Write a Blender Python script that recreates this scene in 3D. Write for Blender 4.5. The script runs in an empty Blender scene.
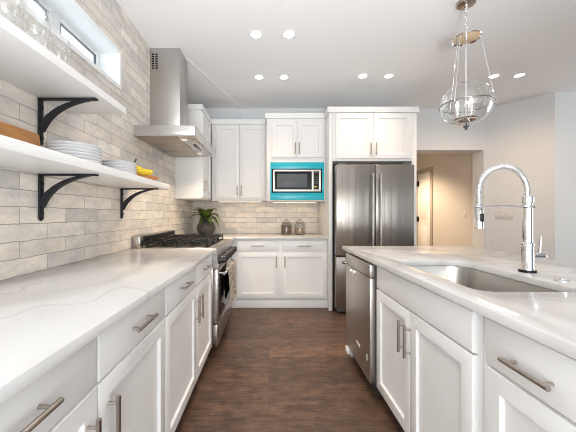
import bpy, bmesh, math, random
from mathutils import Vector, Matrix
random.seed(7)
R = math.radians
PI = math.pi
sc = bpy.context.scene
COL = sc.collection

# ------------------------------------------------------------------ camera
H = 1.195
cam_d = bpy.data.cameras.new('camera'); cam = bpy.data.objects.new('camera', cam_d); COL.objects.link(cam)
cam.location = (0, 0, H); cam.rotation_euler = (R(90), 0, 0)
cam_d.sensor_width = 36; cam_d.lens = 295/576*36
cam_d.shift_x = 19/576; cam_d.shift_y = -1.5/576
cam_d.clip_start = 0.03
sc.camera = cam
sc.cycles.filter_width = 1.0

# ------------------------------------------------------------------ world, daylight, added fill, exposure
sc.view_settings.view_transform = 'Standard'; sc.view_settings.look = 'None'
sc.view_settings.gamma = 1; sc.view_settings.use_curve_mapping = False
sc.view_settings.exposure = 0.55
w = bpy.data.worlds.new('daylight_sky'); sc.world = w; w.use_nodes = True
bg = w.node_tree.nodes['Background']
bg.inputs['Color'].default_value = (.80, .92, 1.0, 1); bg.inputs['Strength'].default_value = 1.05

def area(name, loc, rot, sx, sy, power, color):
    l = bpy.data.lights.new(name, 'AREA'); l.shape = 'RECTANGLE'; l.size = sx; l.size_y = sy
    l.energy = power; l.color = color
    o = bpy.data.objects.new(name, l); COL.objects.link(o); o.location = loc; o.rotation_euler = rot
    return o
# added warm fill, unseen, standing in for windows and lamps behind the camera
area('rear_fill', (.7, -3.05, 1.45), (R(90), 0, 0), 3.4, 2.3, 36, (1.0, .90, .79))
# added front fill, shaped like a softbox behind the camera
area('softbox_fill', (-.15, -1.15, 1.12), (R(90), 0, R(-2)), 1.7, 1.1, 31, (.85, .93, 1.0))
# photographer's flash bounced off the living room ceiling, well behind the camera
fl = bpy.data.lights.new('bounce_flash', 'SPOT'); fl.energy = 315; fl.color = (.91, .955, 1.0); fl.spot_size = R(76); fl.spot_blend = .9; fl.shadow_soft_size = .25
flo = bpy.data.objects.new('bounce_flash', fl); COL.objects.link(flo); flo.location = (.2, -1.0, .8); flo.rotation_euler = (R(180-43), 0, 0)
# daylight through the small transom window over the shelves
area('daylight_transom', (-1.42, 1.796, 2.29), (0, R(-90), 0), .26, .85, 1, (.80, .93, 1.0))
# added fill from the unseen dining side, lifting the island and angled wall
area('dining_fill', (5.9, 2.0, 1.45), (0, R(90), 0), 2.0, 2.4, 20, (1.0, .96, .90))

# added pair of unseen fill spots overhead, brightening the worktops
for x in (-.115, .175):
    l = bpy.data.lights.new('overhead_fill', 'SPOT'); l.energy = 18; l.color = (1,.93,.85); l.spot_size = R(110); l.spot_blend = 1; l.shadow_soft_size = .05
    o = bpy.data.objects.new('overhead_fill', l); COL.objects.link(o); o.location = (x, 1.79, 2.765)

# ------------------------------------------------------------------ mesh helpers
def box(bm, x0, x1, y0, y1, z0, z1, bev=0, seg=2):
    c = [(x0,y0,z0),(x1,y0,z0),(x1,y1,z0),(x0,y1,z0),(x0,y0,z1),(x1,y0,z1),(x1,y1,z1),(x0,y1,z1)]
    v = [bm.verts.new(p) for p in c]
    fs = [bm.faces.new([v[i] for i in q]) for q in ((3,2,1,0),(4,5,6,7),(0,1,5,4),(1,2,6,5),(2,3,7,6),(3,0,4,7))]
    if bev:
        es = list({e for f in fs for e in f.edges})
        bmesh.ops.bevel(bm, geom=es, offset=bev, segments=seg, profile=.5, affect='EDGES')
    return fs

def frame_of(d):
    d = d.normalized()
    a = Vector((0,0,1)) if abs(d.z) < .95 else Vector((1,0,0))
    u = d.cross(a).normalized(); return u, d.cross(u).normalized()

def tube(bm, pts, r, n=12, cap=True, closed=False):
    pts = [Vector(p) for p in pts]; m = len(pts)
    rs = r if isinstance(r, (list, tuple)) else [r]*m
    rings = []; u = None
    for i, p in enumerate(pts):
        if closed: d = pts[(i+1) % m] - pts[i-1]
        else: d = pts[min(i+1, m-1)] - pts[max(i-1, 0)]
        if u is None: u, v = frame_of(d)
        else:
            dn = d.normalized(); u = (u - dn*u.dot(dn)).normalized(); v = dn.cross(u).normalized()
        rings.append([bm.verts.new(p + (u*math.cos(2*PI*k/n) + v*math.sin(2*PI*k/n))*rs[i]) for k in range(n)])
    for i in range(m if closed else m-1):
        a, b = rings[i], rings[(i+1) % m]
        for k in range(n): bm.faces.new((a[k], a[(k+1)%n], b[(k+1)%n], b[k]))
    if cap and not closed:
        bm.faces.new(list(reversed(rings[0]))); bm.faces.new(rings[-1])

def cyl(bm, p0, p1, r0, r1=None, n=20):
    tube(bm, [p0, p1], [r0, r0 if r1 is None else r1], n)

def lathe(bm, prof, n=32, cx=0, cy=0, cz=0):
    rings = []
    for r, z in prof:
        if r < 1e-6: rings.append([bm.verts.new((cx, cy, cz+z))])
        else: rings.append([bm.verts.new((cx+r*math.cos(2*PI*k/n), cy+r*math.sin(2*PI*k/n), cz+z)) for k in range(n)])
    for a, b in zip(rings, rings[1:]):
        for k in range(n):
            k2 = (k+1) % n
            if len(a) == 1 and len(b) == 1: continue
            if len(a) == 1: bm.faces.new((a[0], b[k2], b[k]))
            elif len(b) == 1: bm.faces.new((a[k], a[k2], b[0]))
            else: bm.faces.new((a[k], a[k2], b[k2], b[k]))

def ring(bm, c, rad, r, n=40, m=8, normal='z'):
    pts = []
    for k in range(n):
        a = 2*PI*k/n; p = (rad*math.cos(a), rad*math.sin(a), 0)
        if normal == 'y': p = (p[0], 0, p[1])
        pts.append(Vector(c) + Vector(p))
    tube(bm, pts, r, m, closed=True)

def prism(bm, poly, axis, a0, a1):
    """extrude a 2-D outline; axis = which world axis it runs along"""
    def P(u, v, a): return {'x': (a,u,v), 'y': (u,a,v), 'z': (u,v,a)}[axis]
    A = [bm.verts.new(P(u,v,a0)) for u,v in poly]; B = [bm.verts.new(P(u,v,a1)) for u,v in poly]
    n = len(poly)
    fs = [bm.faces.new(A), bm.faces.new(list(reversed(B)))]
    for i in range(n): fs.append(bm.faces.new((A[i], B[i], B[(i+1)%n], A[(i+1)%n])))
    bmesh.ops.recalc_face_normals(bm, faces=fs)
    return fs

def N(): return bmesh.new()

def obj(name, bm, m, parent=None, loc=(0,0,0), rotz=0, smooth=True, kind=None, label=None, normals=True):
    if normals: bmesh.ops.recalc_face_normals(bm, faces=bm.faces[:])
    me = bpy.data.meshes.new(name); bm.to_mesh(me); bm.free()
    me.materials.append(m)
    if smooth:
        for p in me.polygons: p.use_smooth = True
        me.set_sharp_from_angle(angle=R(32))
    o = bpy.data.objects.new(name, me); COL.objects.link(o)
    o.location = loc; o.rotation_euler = (0, 0, rotz)
    if parent: o.parent = parent
    if kind: o['kind'] = kind
    if label: o['label'] = label
    return o

def tag(o, label, cat, group=None):
    o['label'] = label; o['category'] = cat
    if group: o['group'] = group
    return o

def thing(name, label, cat, loc=(0,0,0), rotz=0, group=None):
    o = bpy.data.objects.new(name, None); COL.objects.link(o); o.empty_display_size = .1
    o.location = loc; o.rotation_euler = (0, 0, rotz)
    return tag(o, label, cat, group)

def struct(name, bm, m, smooth=False):
    return obj(name, bm, m, smooth=smooth, kind='structure')

def dup(root, loc, rotz=None, label=None):
    def cp(o, par):
        c = o.copy(); COL.objects.link(c)
        if par: c.parent = par
        for ch in list(o.children): cp(ch, c)
        return c
    r = cp(root, None); r.location = loc
    if rotz is not None: r.rotation_euler = (0, 0, rotz)
    if label: r['label'] = label
    return r

# ------------------------------------------------------------------ materials
def mat(name, color, rough=.5, metal=0., spec=None, emit=None, estr=0, coat=0):
    m = bpy.data.materials.new(name); m.use_nodes = True
    b = m.node_tree.nodes['Principled BSDF']
    b.inputs['Base Color'].default_value = (*color, 1); b.inputs['Roughness'].default_value = rough
    b.inputs['Metallic'].default_value = metal
    if spec is not None: b.inputs['Specular IOR Level'].default_value = spec
    if emit: b.inputs['Emission Color'].default_value = (*emit, 1); b.inputs['Emission Strength'].default_value = estr
    if coat: b.inputs['Coat Weight'].default_value = coat; b.inputs['Coat Roughness'].default_value = .08
    return m
def nt(m): return m.node_tree.nodes, m.node_tree.links, m.node_tree.nodes['Principled BSDF']

def noise_bump(m, scale=60, strength=.05, dist=.002, stretch=(1,1,1), rough_var=None, detail=3, col_var=None):
    n, l, b = nt(m)
    tc = n.new('ShaderNodeTexCoord'); mp = n.new('ShaderNodeMapping'); mp.inputs['Scale'].default_value = stretch
    l.new(tc.outputs['Object'], mp.inputs['Vector'])
    t = n.new('ShaderNodeTexNoise'); t.inputs['Scale'].default_value = scale; t.inputs['Detail'].default_value = detail
    l.new(mp.outputs['Vector'], t.inputs['Vector'])
    bp = n.new('ShaderNodeBump'); bp.inputs['Strength'].default_value = strength; bp.inputs['Distance'].default_value = dist
    l.new(t.outputs['Fac'], bp.inputs['Height']); l.new(bp.outputs['Normal'], b.inputs['Normal'])
    if rough_var:
        mr = n.new('ShaderNodeMapRange'); mr.inputs['To Min'].default_value = rough_var[0]; mr.inputs['To Max'].default_value = rough_var[1]
        l.new(t.outputs['Fac'], mr.inputs['Value']); l.new(mr.outputs['Result'], b.inputs['Roughness'])
    if col_var:
        cr = n.new('ShaderNodeValToRGB'); cr.color_ramp.elements[0].position = .3; cr.color_ramp.elements[1].position = .7
        cr.color_ramp.elements[0].color = (*col_var[0], 1); cr.color_ramp.elements[1].color = (*col_var[1], 1)
        l.new(t.outputs['Fac'], cr.inputs['Fac']); l.new(cr.outputs['Color'], b.inputs['Base Color'])
    return m

M = {}
M['cabinet'] = noise_bump(mat('white_cabinet_paint', (.83,.822,.81), .38), 40, .02, .001)
M['ceiling'] = noise_bump(mat('ceiling_paint', (.86,.855,.855), .9), 120, .08, .002)
M['wall'] = noise_bump(mat('pale_grey_wall_paint', (.69,.70,.71), .85), 120, .06, .002)
M['hall'] = noise_bump(mat('hall_wall_paint', (.64,.60,.55), .85), 120, .06, .002)
M['trim'] = noise_bump(mat('white_trim_paint', (.82,.83,.83), .45), 60, .02, .001)
M['shelf'] = noise_bump(mat('white_shelf_paint', (.84,.83,.82), .42), 50, .02, .001)
M['dark'] = noise_bump(mat('recess_shade_tone', (.03,.028,.026), .7), 60, .05, .001)  # near-black stands in for the shadow in the toe recesses
M['black'] = noise_bump(mat('black_cast_iron', (.012,.011,.011), .5, spec=.25), 300, .15, .001)
M['bracket'] = noise_bump(mat('black_forged_iron', (.010,.011,.015), .45, spec=.3), 140, .2, .001)
M['knob'] = noise_bump(mat('black_knob_plastic', (.02,.02,.02), .3), 100, .02, .001)
M['gloss_black'] = noise_bump(mat('black_glass', (.012,.013,.015), .12, spec=.2), 30, .01, .001)
M['screen'] = noise_bump(mat('grey_oven_window', (.12,.135,.15), .2, spec=.12), 30, .01, .001)
M['nickel'] = noise_bump(mat('brushed_nickel', (.43,.385,.345), .3, 1), 200, .03, .001)
M['chrome'] = noise_bump(mat('polished_chrome', (.82,.83,.85), .07, 1), 30, .005, .001)
M['satin'] = noise_bump(mat('satin_chrome_spring', (.86,.86,.87), .3, 1), 200, .03, .001)
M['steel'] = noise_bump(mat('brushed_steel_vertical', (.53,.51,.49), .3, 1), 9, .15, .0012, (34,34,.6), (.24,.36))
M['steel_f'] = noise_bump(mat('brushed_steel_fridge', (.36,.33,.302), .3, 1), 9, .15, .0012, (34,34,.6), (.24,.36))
M['handle'] = noise_bump(mat('satin_steel_handle', (.42,.40,.38), .22, 1), 60, .02, .001)
M['casing'] = noise_bump(mat('taupe_casing_paint', (.42,.37,.31), .6), 60, .02, .001)
M['steel_h'] = noise_bump(mat('brushed_steel_horizontal', (.62,.60,.585), .27, 1), 9, .06, .0006, (1.2,1.2,40), (.22,.36))
M['steel_r'] = noise_bump(mat('brushed_steel_range', (.40,.38,.36), .27, 1), 9, .06, .0006, (1.2,1.2,40), (.22,.36))
M['steel_dw'] = noise_bump(mat('brushed_steel_warm_grey', (.56,.52,.49), .36, 1), 9, .05, .0005, (1.2,1.2,40), (.32,.42))
M['sink'] = noise_bump(mat('satin_sink_steel', (.56,.54,.51), .26, 1), 9, .01, .0003, (30,30,1), (.26,.32))
M['filter'] = noise_bump(mat('hood_filter_steel', (.45,.40,.35), .42, 1), 9, .06, .0006, (1,40,40))
M['plate'] = noise_bump(mat('white_glazed_china', (.86,.86,.865), .22), 40, .01, .001)
M['turquoise'] = noise_bump(mat('turquoise_protective_film', (.012,.46,.58), .22), 14, .12, .002, (1,1,2.2))
M['rim'] = noise_bump(mat('pale_steel_rim', (.78,.74,.70), .35, .6), 100, .02, .001)
M['vase'] = noise_bump(mat('dark_grey_ceramic', (.075,.065,.058), .42), 26, .5, .004, (1,1,3), None, 4, ((.05,.044,.04),(.10,.088,.078)))
M['leaf'] = noise_bump(mat('green_leaf', (.10,.2,.04), .45), 12, .1, .002, (1,1,1), None, 3, ((.04,.09,.025),(.34,.42,.08)))
M['banana'] = noise_bump(mat('banana_skin', (.85,.58,.02), .45), 30, .05, .001, (1,1,1), None, 3, ((.86,.56,.01),(.9,.68,.05)))
M['stem'] = noise_bump(mat('brown_stem', (.10,.07,.03), .6), 60, .1, .001)
M['oak'] = noise_bump(mat('orange_wood', (.62,.30,.10), .5), 5, .1, .001, (30,2,30), None, 4, ((.50,.21,.06),(.68,.33,.11)))
M['darkwood'] = noise_bump(mat('dark_brown_ceramic', (.09,.06,.065), .35), 40, .05, .001)
M['beans'] = noise_bump(mat('brown_dried_beans', (.2,.11,.07), .6), 90, 1, .006, (1,1,1), None, 2, ((.10,.05,.03),(.42,.27,.2)))
M['nuts'] = noise_bump(mat('mixed_nuts', (.5,.3,.2), .6), 70, 1, .006, (1,1,1), None, 2, ((.22,.09,.05),(.78,.55,.40)))
M['plastic'] = noise_bump(mat('white_plastic', (.8,.8,.78), .35), 60, .01, .001)
M['wallplate'] = noise_bump(mat('beige_switch_plastic', (.66,.635,.61), .4), 60, .01, .001)
M['hinge'] = noise_bump(mat('black_hinge_metal', (.02,.018,.016), .4, .6), 100, .03, .001)
M['door'] = noise_bump(mat('white_door_paint', (.82,.80,.76), .45), 60, .02, .001)
M['body'] = noise_bump(mat('dark_grey_appliance_enamel', (.10,.10,.105), .45), 100, .03, .001)
M['candle'] = noise_bump(mat('white_candle_sleeve', (.85,.84,.8), .5), 60, .02, .001)
M['lamp'] = mat('lit_downlight_lens', (.9,.88,.84), .4, emit=(1,.93,.82), estr=12)
M['hoodlamp'] = mat('lit_hood_lamp', (.9,.88,.84), .4, emit=(1,.86,.66), estr=.35)
M['strip'] = mat('lit_undercabinet_strip', (.9,.85,.75), .4, emit=(1,.80,.50), estr=2.0)
M['bulb'] = mat('candle_bulb_glow', (.95,.95,.92), .2, emit=(1,.97,.92), estr=.6)  # faint glow put into the unlit pendant bulbs

def brushed(m, aniso=.75, warp=.35, sx=5.0):
    n, l, b = nt(m)
    b.inputs['Anisotropic'].default_value = aniso
    tg = n.new('ShaderNodeTangent'); tg.direction_type = 'RADIAL'; tg.axis = 'Z'; l.new(tg.outputs[0], b.inputs['Tangent'])
    tc = n.new('ShaderNodeTexCoord'); mp = n.new('ShaderNodeMapping'); mp.inputs['Scale'].default_value = (sx, sx, .22); l.new(tc.outputs['Object'], mp.inputs[0])
    t = n.new('ShaderNodeTexNoise'); t.inputs['Scale'].default_value = 1.6; t.inputs['Detail'].default_value = 2; l.new(mp.outputs[0], t.inputs['Vector'])
    b2 = n.new('ShaderNodeBump'); b2.inputs['Strength'].default_value = warp; b2.inputs['Distance'].default_value = .03
    l.new(t.outputs['Fac'], b2.inputs['Height'])
    old = b.inputs['Normal'].links[0].from_node; l.new(b2.outputs['Normal'], old.inputs['Normal'])
    return m
brushed(M['steel_f'])

def thin_glass(name, tint=(1,1,1), gl=.35, base=.04):
    m = bpy.data.materials.new(name); m.use_nodes = True
    n, l = m.node_tree.nodes, m.node_tree.links
    n.remove(n['Principled BSDF'])
    tr = n.new('ShaderNodeBsdfTransparent'); tr.inputs['Color'].default_value = (*tint, 1)
    g = n.new('ShaderNodeBsdfGlossy'); g.inputs['Roughness'].default_value = .03; g.inputs['Color'].default_value = (.95,.97,1,1)
    lw = n.new('ShaderNodeLayerWeight'); lw.inputs['Blend'].default_value = .5
    pw = n.new('ShaderNodeMath'); pw.operation = 'POWER'; pw.inputs[1].default_value = 2.4
    l.new(lw.outputs['Facing'], pw.inputs[0])
    mr = n.new('ShaderNodeMapRange'); mr.inputs['To Min'].default_value = base; mr.inputs['To Max'].default_value = gl
    l.new(pw.outputs[0], mr.inputs['Value'])
    mx = n.new('ShaderNodeMixShader'); l.new(mr.outputs['Result'], mx.inputs['Fac'])
    l.new(tr.outputs[0], mx.inputs[1]); l.new(g.outputs[0], mx.inputs[2])
    l.new(mx.outputs[0], n['Material Output'].inputs['Surface'])
    return m
M['glass'] = thin_glass('clear_glass', (.97,.975,.975), .9, .10)
M['jarglass'] = thin_glass('clear_jar_glass', (.84,.86,.83), .5, .06)
M['pane'] = thin_glass('window_pane_glass', (.98,.99,1), .4, .04)

def tile_mat(name, ax, warm):
    """whitewashed brick tile; ax = horizontal world axis of the wall"""
    m = mat(name, (.6,.57,.53), .5); n, l, b = nt(m)
    tc = n.new('ShaderNodeTexCoord'); sp = n.new('ShaderNodeSeparateXYZ'); l.new(tc.outputs['Object'], sp.inputs[0])
    cb = n.new('ShaderNodeCombineXYZ'); ph = n.new('ShaderNodeMath'); ph.inputs[1].default_value = warm; l.new(sp.outputs[ax], ph.inputs[0]); l.new(ph.outputs[0], cb.inputs['X'])
    ad = n.new('ShaderNodeMath'); ad.inputs[1].default_value = .021; l.new(sp.outputs['Z'], ad.inputs[0]); l.new(ad.outputs[0], cb.inputs['Y'])
    # hand-made edges: wobble the coordinate a little
    nz = n.new('ShaderNodeTexNoise'); nz.inputs['Scale'].default_value = 22; nz.inputs['Detail'].default_value = 2
    l.new(tc.outputs['Object'], nz.inputs['Vector'])
    vm = n.new('ShaderNodeVectorMath'); vm.operation = 'SCALE'; vm.inputs['Scale'].default_value = .010
    l.new(nz.outputs['Color'], vm.inputs[0])
    va = n.new('ShaderNodeVectorMath'); l.new(cb.outputs[0], va.inputs[0]); l.new(vm.outputs[0], va.inputs[1])
    br = n.new('ShaderNodeTexBrick'); l.new(va.outputs[0], br.inputs['Vector'])
    br.offset = .45; br.inputs['Scale'].default_value = 1; br.inputs['Brick Width'].default_value = .305; br.inputs['Row Height'].default_value = .0785
    br.inputs['Mortar Size'].default_value = .0019; br.inputs['Mortar Smooth'].default_value = .5; br.inputs['Bias'].default_value = 0
    br.inputs['Color1'].default_value = (.0,.0,.0,1); br.inputs['Color2'].default_value = (1,1,1,1); br.inputs['Mortar'].default_value = (.5,.5,.5,1)
    ramp = n.new('ShaderNodeValToRGB'); e = ramp.color_ramp.elements
    cols = ((.72,.665,.61),(.80,.72,.64),(.60,.575,.55),(.82,.76,.69),(.68,.63,.575),(.86,.81,.75))
    e[0].position = 0; e[0].color = (*cols[0],1); e[1].position = 1; e[1].color = (*cols[-1],1)
    for i, c in enumerate(cols[1:-1]):
        q = e.new((i+1)/5); q.color = (*c,1)
    l.new(br.outputs['Color'], ramp.inputs['Fac'])
    # patchy whitewash and grey smudges
    n2 = n.new('ShaderNodeTexNoise'); n2.inputs['Scale'].default_value = 7; n2.inputs['Detail'].default_value = 5; n2.inputs['Roughness'].default_value = .65
    mp = n.new('ShaderNodeMapping'); mp.inputs['Scale'].default_value = (1,1,2.4); l.new(tc.outputs['Object'], mp.inputs[0]); l.new(mp.outputs[0], n2.inputs['Vector'])
    r2 = n.new('ShaderNodeValToRGB'); r2.color_ramp.elements[0].position = .36; r2.color_ramp.elements[1].position = .62
    r2.color_ramp.elements[0].color = (.83,.835,.845,1); r2.color_ramp.elements[1].color = (1.05,1.03,1.0,1)
    l.new(n2.outputs['Fac'], r2.inputs['Fac'])
    mu = n.new('ShaderNodeMix'); mu.data_type = 'RGBA'; mu.blend_type = 'MULTIPLY'; mu.inputs[0].default_value = 1
    l.new(ramp.outputs['Color'], mu.inputs[6]); l.new(r2.outputs['Color'], mu.inputs[7])
    # mortar joints
    mo = n.new('ShaderNodeMix'); mo.data_type = 'RGBA'; mo.inputs[7].default_value = (.36,.33,.30,1)
    l.new(br.outputs['Fac'], mo.inputs[0]); l.new(mu.outputs[2], mo.inputs[6])
    l.new(mo.outputs[2], b.inputs['Base Color'])
    n3 = n.new('ShaderNodeTexNoise'); n3.inputs['Scale'].default_value = 45; n3.inputs['Detail'].default_value = 4; l.new(tc.outputs['Object'], n3.inputs['Vector'])
    hm = n.new('ShaderNodeMath'); hm.operation = 'MULTIPLY_ADD'; hm.inputs[1].default_value = -1.2; l.new(br.outputs['Fac'], hm.inputs[0]); l.new(n3.outputs['Fac'], hm.inputs[2])
    h2 = n.new('ShaderNodeMath'); h2.operation = 'MULTIPLY_ADD'; h2.inputs[1].default_value = .7; l.new(br.outputs['Color'], h2.inputs[0]); l.new(hm.outputs[0], h2.inputs[2])
    bp = n.new('ShaderNodeBump'); bp.inputs['Strength'].default_value = .7; bp.inputs['Distance'].default_value = .006
    l.new(h2.outputs[0], bp.inputs['Height']); l.new(bp.outputs['Normal'], b.inputs['Normal'])
    b.inputs['Roughness'].default_value = .42
    return m
M['tile_left'] = tile_mat('whitewashed_brick_tile_left', 'Y', -.126)
M['tile_back'] = tile_mat('whitewashed_brick_tile_back', 'X', .05)

def quartz():
    m = mat('white_veined_quartz', (.83,.82,.80), .16); n, l, b = nt(m)
    tc = n.new('ShaderNodeTexCoord')
    def vein(scale, seed, width, dist, stretch):
        mp = n.new('ShaderNodeMapping'); mp.inputs['Location'].default_value = seed; mp.inputs['Scale'].default_value = stretch
        mp.inputs['Rotation'].default_value = (0, 0, .5)
        l.new(tc.outputs['Object'], mp.inputs[0])
        t = n.new('ShaderNodeTexNoise'); t.inputs['Scale'].default_value = scale; t.inputs['Detail'].default_value = 3; t.inputs['Roughness'].default_value = .45
        t.inputs['Distortion'].default_value = dist; l.new(mp.outputs[0], t.inputs['Vector'])
        s = n.new('ShaderNodeMath'); s.operation = 'SUBTRACT'; s.inputs[1].default_value = .5; l.new(t.outputs['Fac'], s.inputs[0])
        a = n.new('ShaderNodeMath'); a.operation = 'ABSOLUTE'; l.new(s.outputs[0], a.inputs[0])
        r = n.new('ShaderNodeMapRange'); r.inputs['From Min'].default_value = 0; r.inputs['From Max'].default_value = width
        r.inputs['To Min'].default_value = 1; r.inputs['To Max'].default_value = 0; l.new(a.outputs[0], r.inputs['Value'])
        return r.outputs['Result']
    v1 = vein(1.15, (3.1,1.7,0), .010, .7, (1,1,1)); v2 = vein(1.3, (7.3,4.4,0), .055, .6, (1,.7,1))
    k1 = n.new('ShaderNodeMath'); k1.operation = 'MULTIPLY'; k1.inputs[1].default_value = .42; l.new(v1, k1.inputs[0])
    k2 = n.new('ShaderNodeMath'); k2.operation = 'MULTIPLY'; k2.inputs[1].default_value = .36; l.new(v2, k2.inputs[0])
    mx = n.new('ShaderNodeMath'); mx.operation = 'MAXIMUM'; l.new(k1.outputs[0], mx.inputs[0]); l.new(k2.outputs[0], mx.inputs[1])
    cl = n.new('ShaderNodeTexNoise'); cl.inputs['Scale'].default_value = 1.4; l.new(tc.outputs['Object'], cl.inputs['Vector'])
    cm = n.new('ShaderNodeMapRange'); cm.inputs['From Min'].default_value = .28; cm.inputs['From Max'].default_value = .5; l.new(cl.outputs['Fac'], cm.inputs['Value'])
    fm = n.new('ShaderNodeMath'); fm.operation = 'MULTIPLY'; l.new(mx.outputs[0], fm.inputs[0]); l.new(cm.outputs['Result'], fm.inputs[1])
    c = n.new('ShaderNodeMix'); c.data_type = 'RGBA'; c.inputs[6].default_value = (.70,.688,.675,1); c.inputs[7].default_value = (.40,.36,.32,1)
    l.new(fm.outputs[0], c.inputs[0]); l.new(c.outputs[2], b.inputs['Base Color'])
    return m
M['quartz'] = quartz()

def floor_mat():
    m = mat('dark_hand_scraped_planks', (.1,.06,.04), .38); n, l, b = nt(m)
    tc = n.new('ShaderNodeTexCoord')
    br = n.new('ShaderNodeTexBrick'); l.new(tc.outputs['Object'], br.inputs['Vector'])
    br.offset = .37; br.inputs['Scale'].default_value = 1; br.inputs['Brick Width'].default_value = 1.35; br.inputs['Row Height'].default_value = .19
    br.inputs['Mortar Size'].default_value = .0014; br.inputs['Mortar Smooth'].default_value = .1
    br.inputs['Color1'].default_value = (0,0,0,1); br.inputs['Color2'].default_value = (1,1,1,1); br.inputs['Mortar'].default_value = (.3,.3,.3,1)
    r = n.new('ShaderNodeValToRGB'); e = r.color_ramp.elements
    e[0].color = (.078,.044,.029,1); e[1].color = (.145,.080,.047,1); q = e.new(.5); q.color = (.100,.057,.037,1); q = e.new(.85); q.color = (.112,.063,.039,1)
    l.new(br.outputs['Color'], r.inputs['Fac'])
    mp = n.new('ShaderNodeMapping'); mp.inputs['Scale'].default_value = (1.6,16,1); l.new(tc.outputs['Object'], mp.inputs[0])
    g = n.new('ShaderNodeTexNoise'); g.inputs['Scale'].default_value = 4; g.inputs['Detail'].default_value = 7; g.inputs['Roughness'].default_value = .7; g.inputs['Distortion'].default_value = .6
    l.new(mp.outputs[0], g.inputs['Vector'])
    gr = n.new('ShaderNodeMapRange'); gr.inputs['From Min'].default_value = .3; gr.inputs['From Max'].default_value = .7; gr.inputs['To Min'].default_value = .6; gr.inputs['To Max'].default_value = 1.4
    l.new(g.outputs['Fac'], gr.inputs['Value'])
    mu = n.new('ShaderNodeMix'); mu.data_type = 'RGBA'; mu.blend_type = 'MULTIPLY'; mu.inputs[0].default_value = 1
    l.new(r.outputs['Color'], mu.inputs[6]); l.new(gr.outputs['Result'], mu.inputs[7])
    g2 = n.new('ShaderNodeTexNoise'); g2.inputs['Scale'].default_value = 9; g2.inputs['Detail'].default_value = 6; g2.inputs['Roughness'].default_value = .75
    mp2 = n.new('ShaderNodeMapping'); mp2.inputs['Scale'].default_value = (.8,1.5,1); l.new(tc.outputs['Object'], mp2.inputs[0]); l.new(mp2.outputs[0], g2.inputs['Vector'])
    g2r = n.new('ShaderNodeMapRange'); g2r.inputs['From Min'].default_value = .35; g2r.inputs['From Max'].default_value = .65; g2r.inputs['To Min'].default_value = .55; g2r.inputs['To Max'].default_value = 1.5; l.new(g2.outputs['Fac'], g2r.inputs['Value'])
    mu2 = n.new('ShaderNodeMix'); mu2.data_type = 'RGBA'; mu2.blend_type = 'MULTIPLY'; mu2.inputs[0].default_value = 1
    l.new(mu.outputs[2], mu2.inputs[6]); l.new(g2r.outputs['Result'], mu2.inputs[7]); mu = mu2
    mo = n.new('ShaderNodeMix'); mo.data_type = 'RGBA'; mo.inputs[7].default_value = (.035,.021,.014,1)
    l.new(br.outputs['Fac'], mo.inputs[0]); l.new(mu.outputs[2], mo.inputs[6]); l.new(mo.outputs[2], b.inputs['Base Color'])
    hm = n.new('ShaderNodeMath'); hm.operation = 'MULTIPLY_ADD'; hm.inputs[1].default_value = -1.5; l.new(br.outputs['Fac'], hm.inputs[0]); l.new(g.outputs['Fac'], hm.inputs[2])
    bp = n.new('ShaderNodeBump'); bp.inputs['Strength'].default_value = .35; bp.inputs['Distance'].default_value = .003
    l.new(hm.outputs[0], bp.inputs['Height']); l.new(bp.outputs['Normal'], b.inputs['Normal'])
    rr = n.new('ShaderNodeMapRange'); rr.inputs['To Min'].default_value = .3; rr.inputs['To Max'].default_value = .55; l.new(g.outputs['Fac'], rr.inputs['Value']); l.new(rr.outputs['Result'], b.inputs['Roughness'])
    return m
M['floor'] = floor_mat()

def towel_mat():
    m = mat('patterned_cotton_towel', (.7,.66,.6), .9); n, l, b = nt(m)
    tc = n.new('ShaderNodeTexCoord')
    v = n.new('ShaderNodeTexVoronoi'); v.inputs['Scale'].default_value = 24; l.new(tc.outputs['Object'], v.inputs['Vector'])
    r = n.new('ShaderNodeValToRGB'); r.color_ramp.interpolation = 'LINEAR'; e = r.color_ramp.elements
    e[0].position = .30; e[0].color = (.40,.33,.27,1); e[1].position = .42; e[1].color = (.78,.72,.64,1)
    l.new(v.outputs['Distance'], r.inputs['Fac']); l.new(r.outputs['Color'], b.inputs['Base Color'])
    return m
M['towel'] = towel_mat()

# ------------------------------------------------------------------ room shell
XL, YB, HC = -1.134, 4.42, 2.783
YR, XR = -3.2, 6.0                                     # rear and right limits of the open-plan room
bm = N(); box(bm, -1.6, XR+.2, YR-.2, 9.2, -.12, 0); struct('floor', bm, M['floor'])
bm = N(); box(bm, -1.6, XR+.2, YR-.2, 4.72, HC, HC+.12); struct('ceiling', bm, M['ceiling'])
# left wall with the transom opening
WY0, WY1, WZ0, WZ1 = 1.354, 2.232, 2.152, 2.418
bm = N()
box(bm, XL-.2, XL, YR, WY0, 0, HC); box(bm, XL-.2, XL, WY1, YB+.24, 0, HC)
box(bm, XL-.2, XL, WY0, WY1, 0, WZ0); box(bm, XL-.2, XL, WY0, WY1, WZ1, HC)
struct('wall_left', bm, M['tile_left'])
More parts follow.
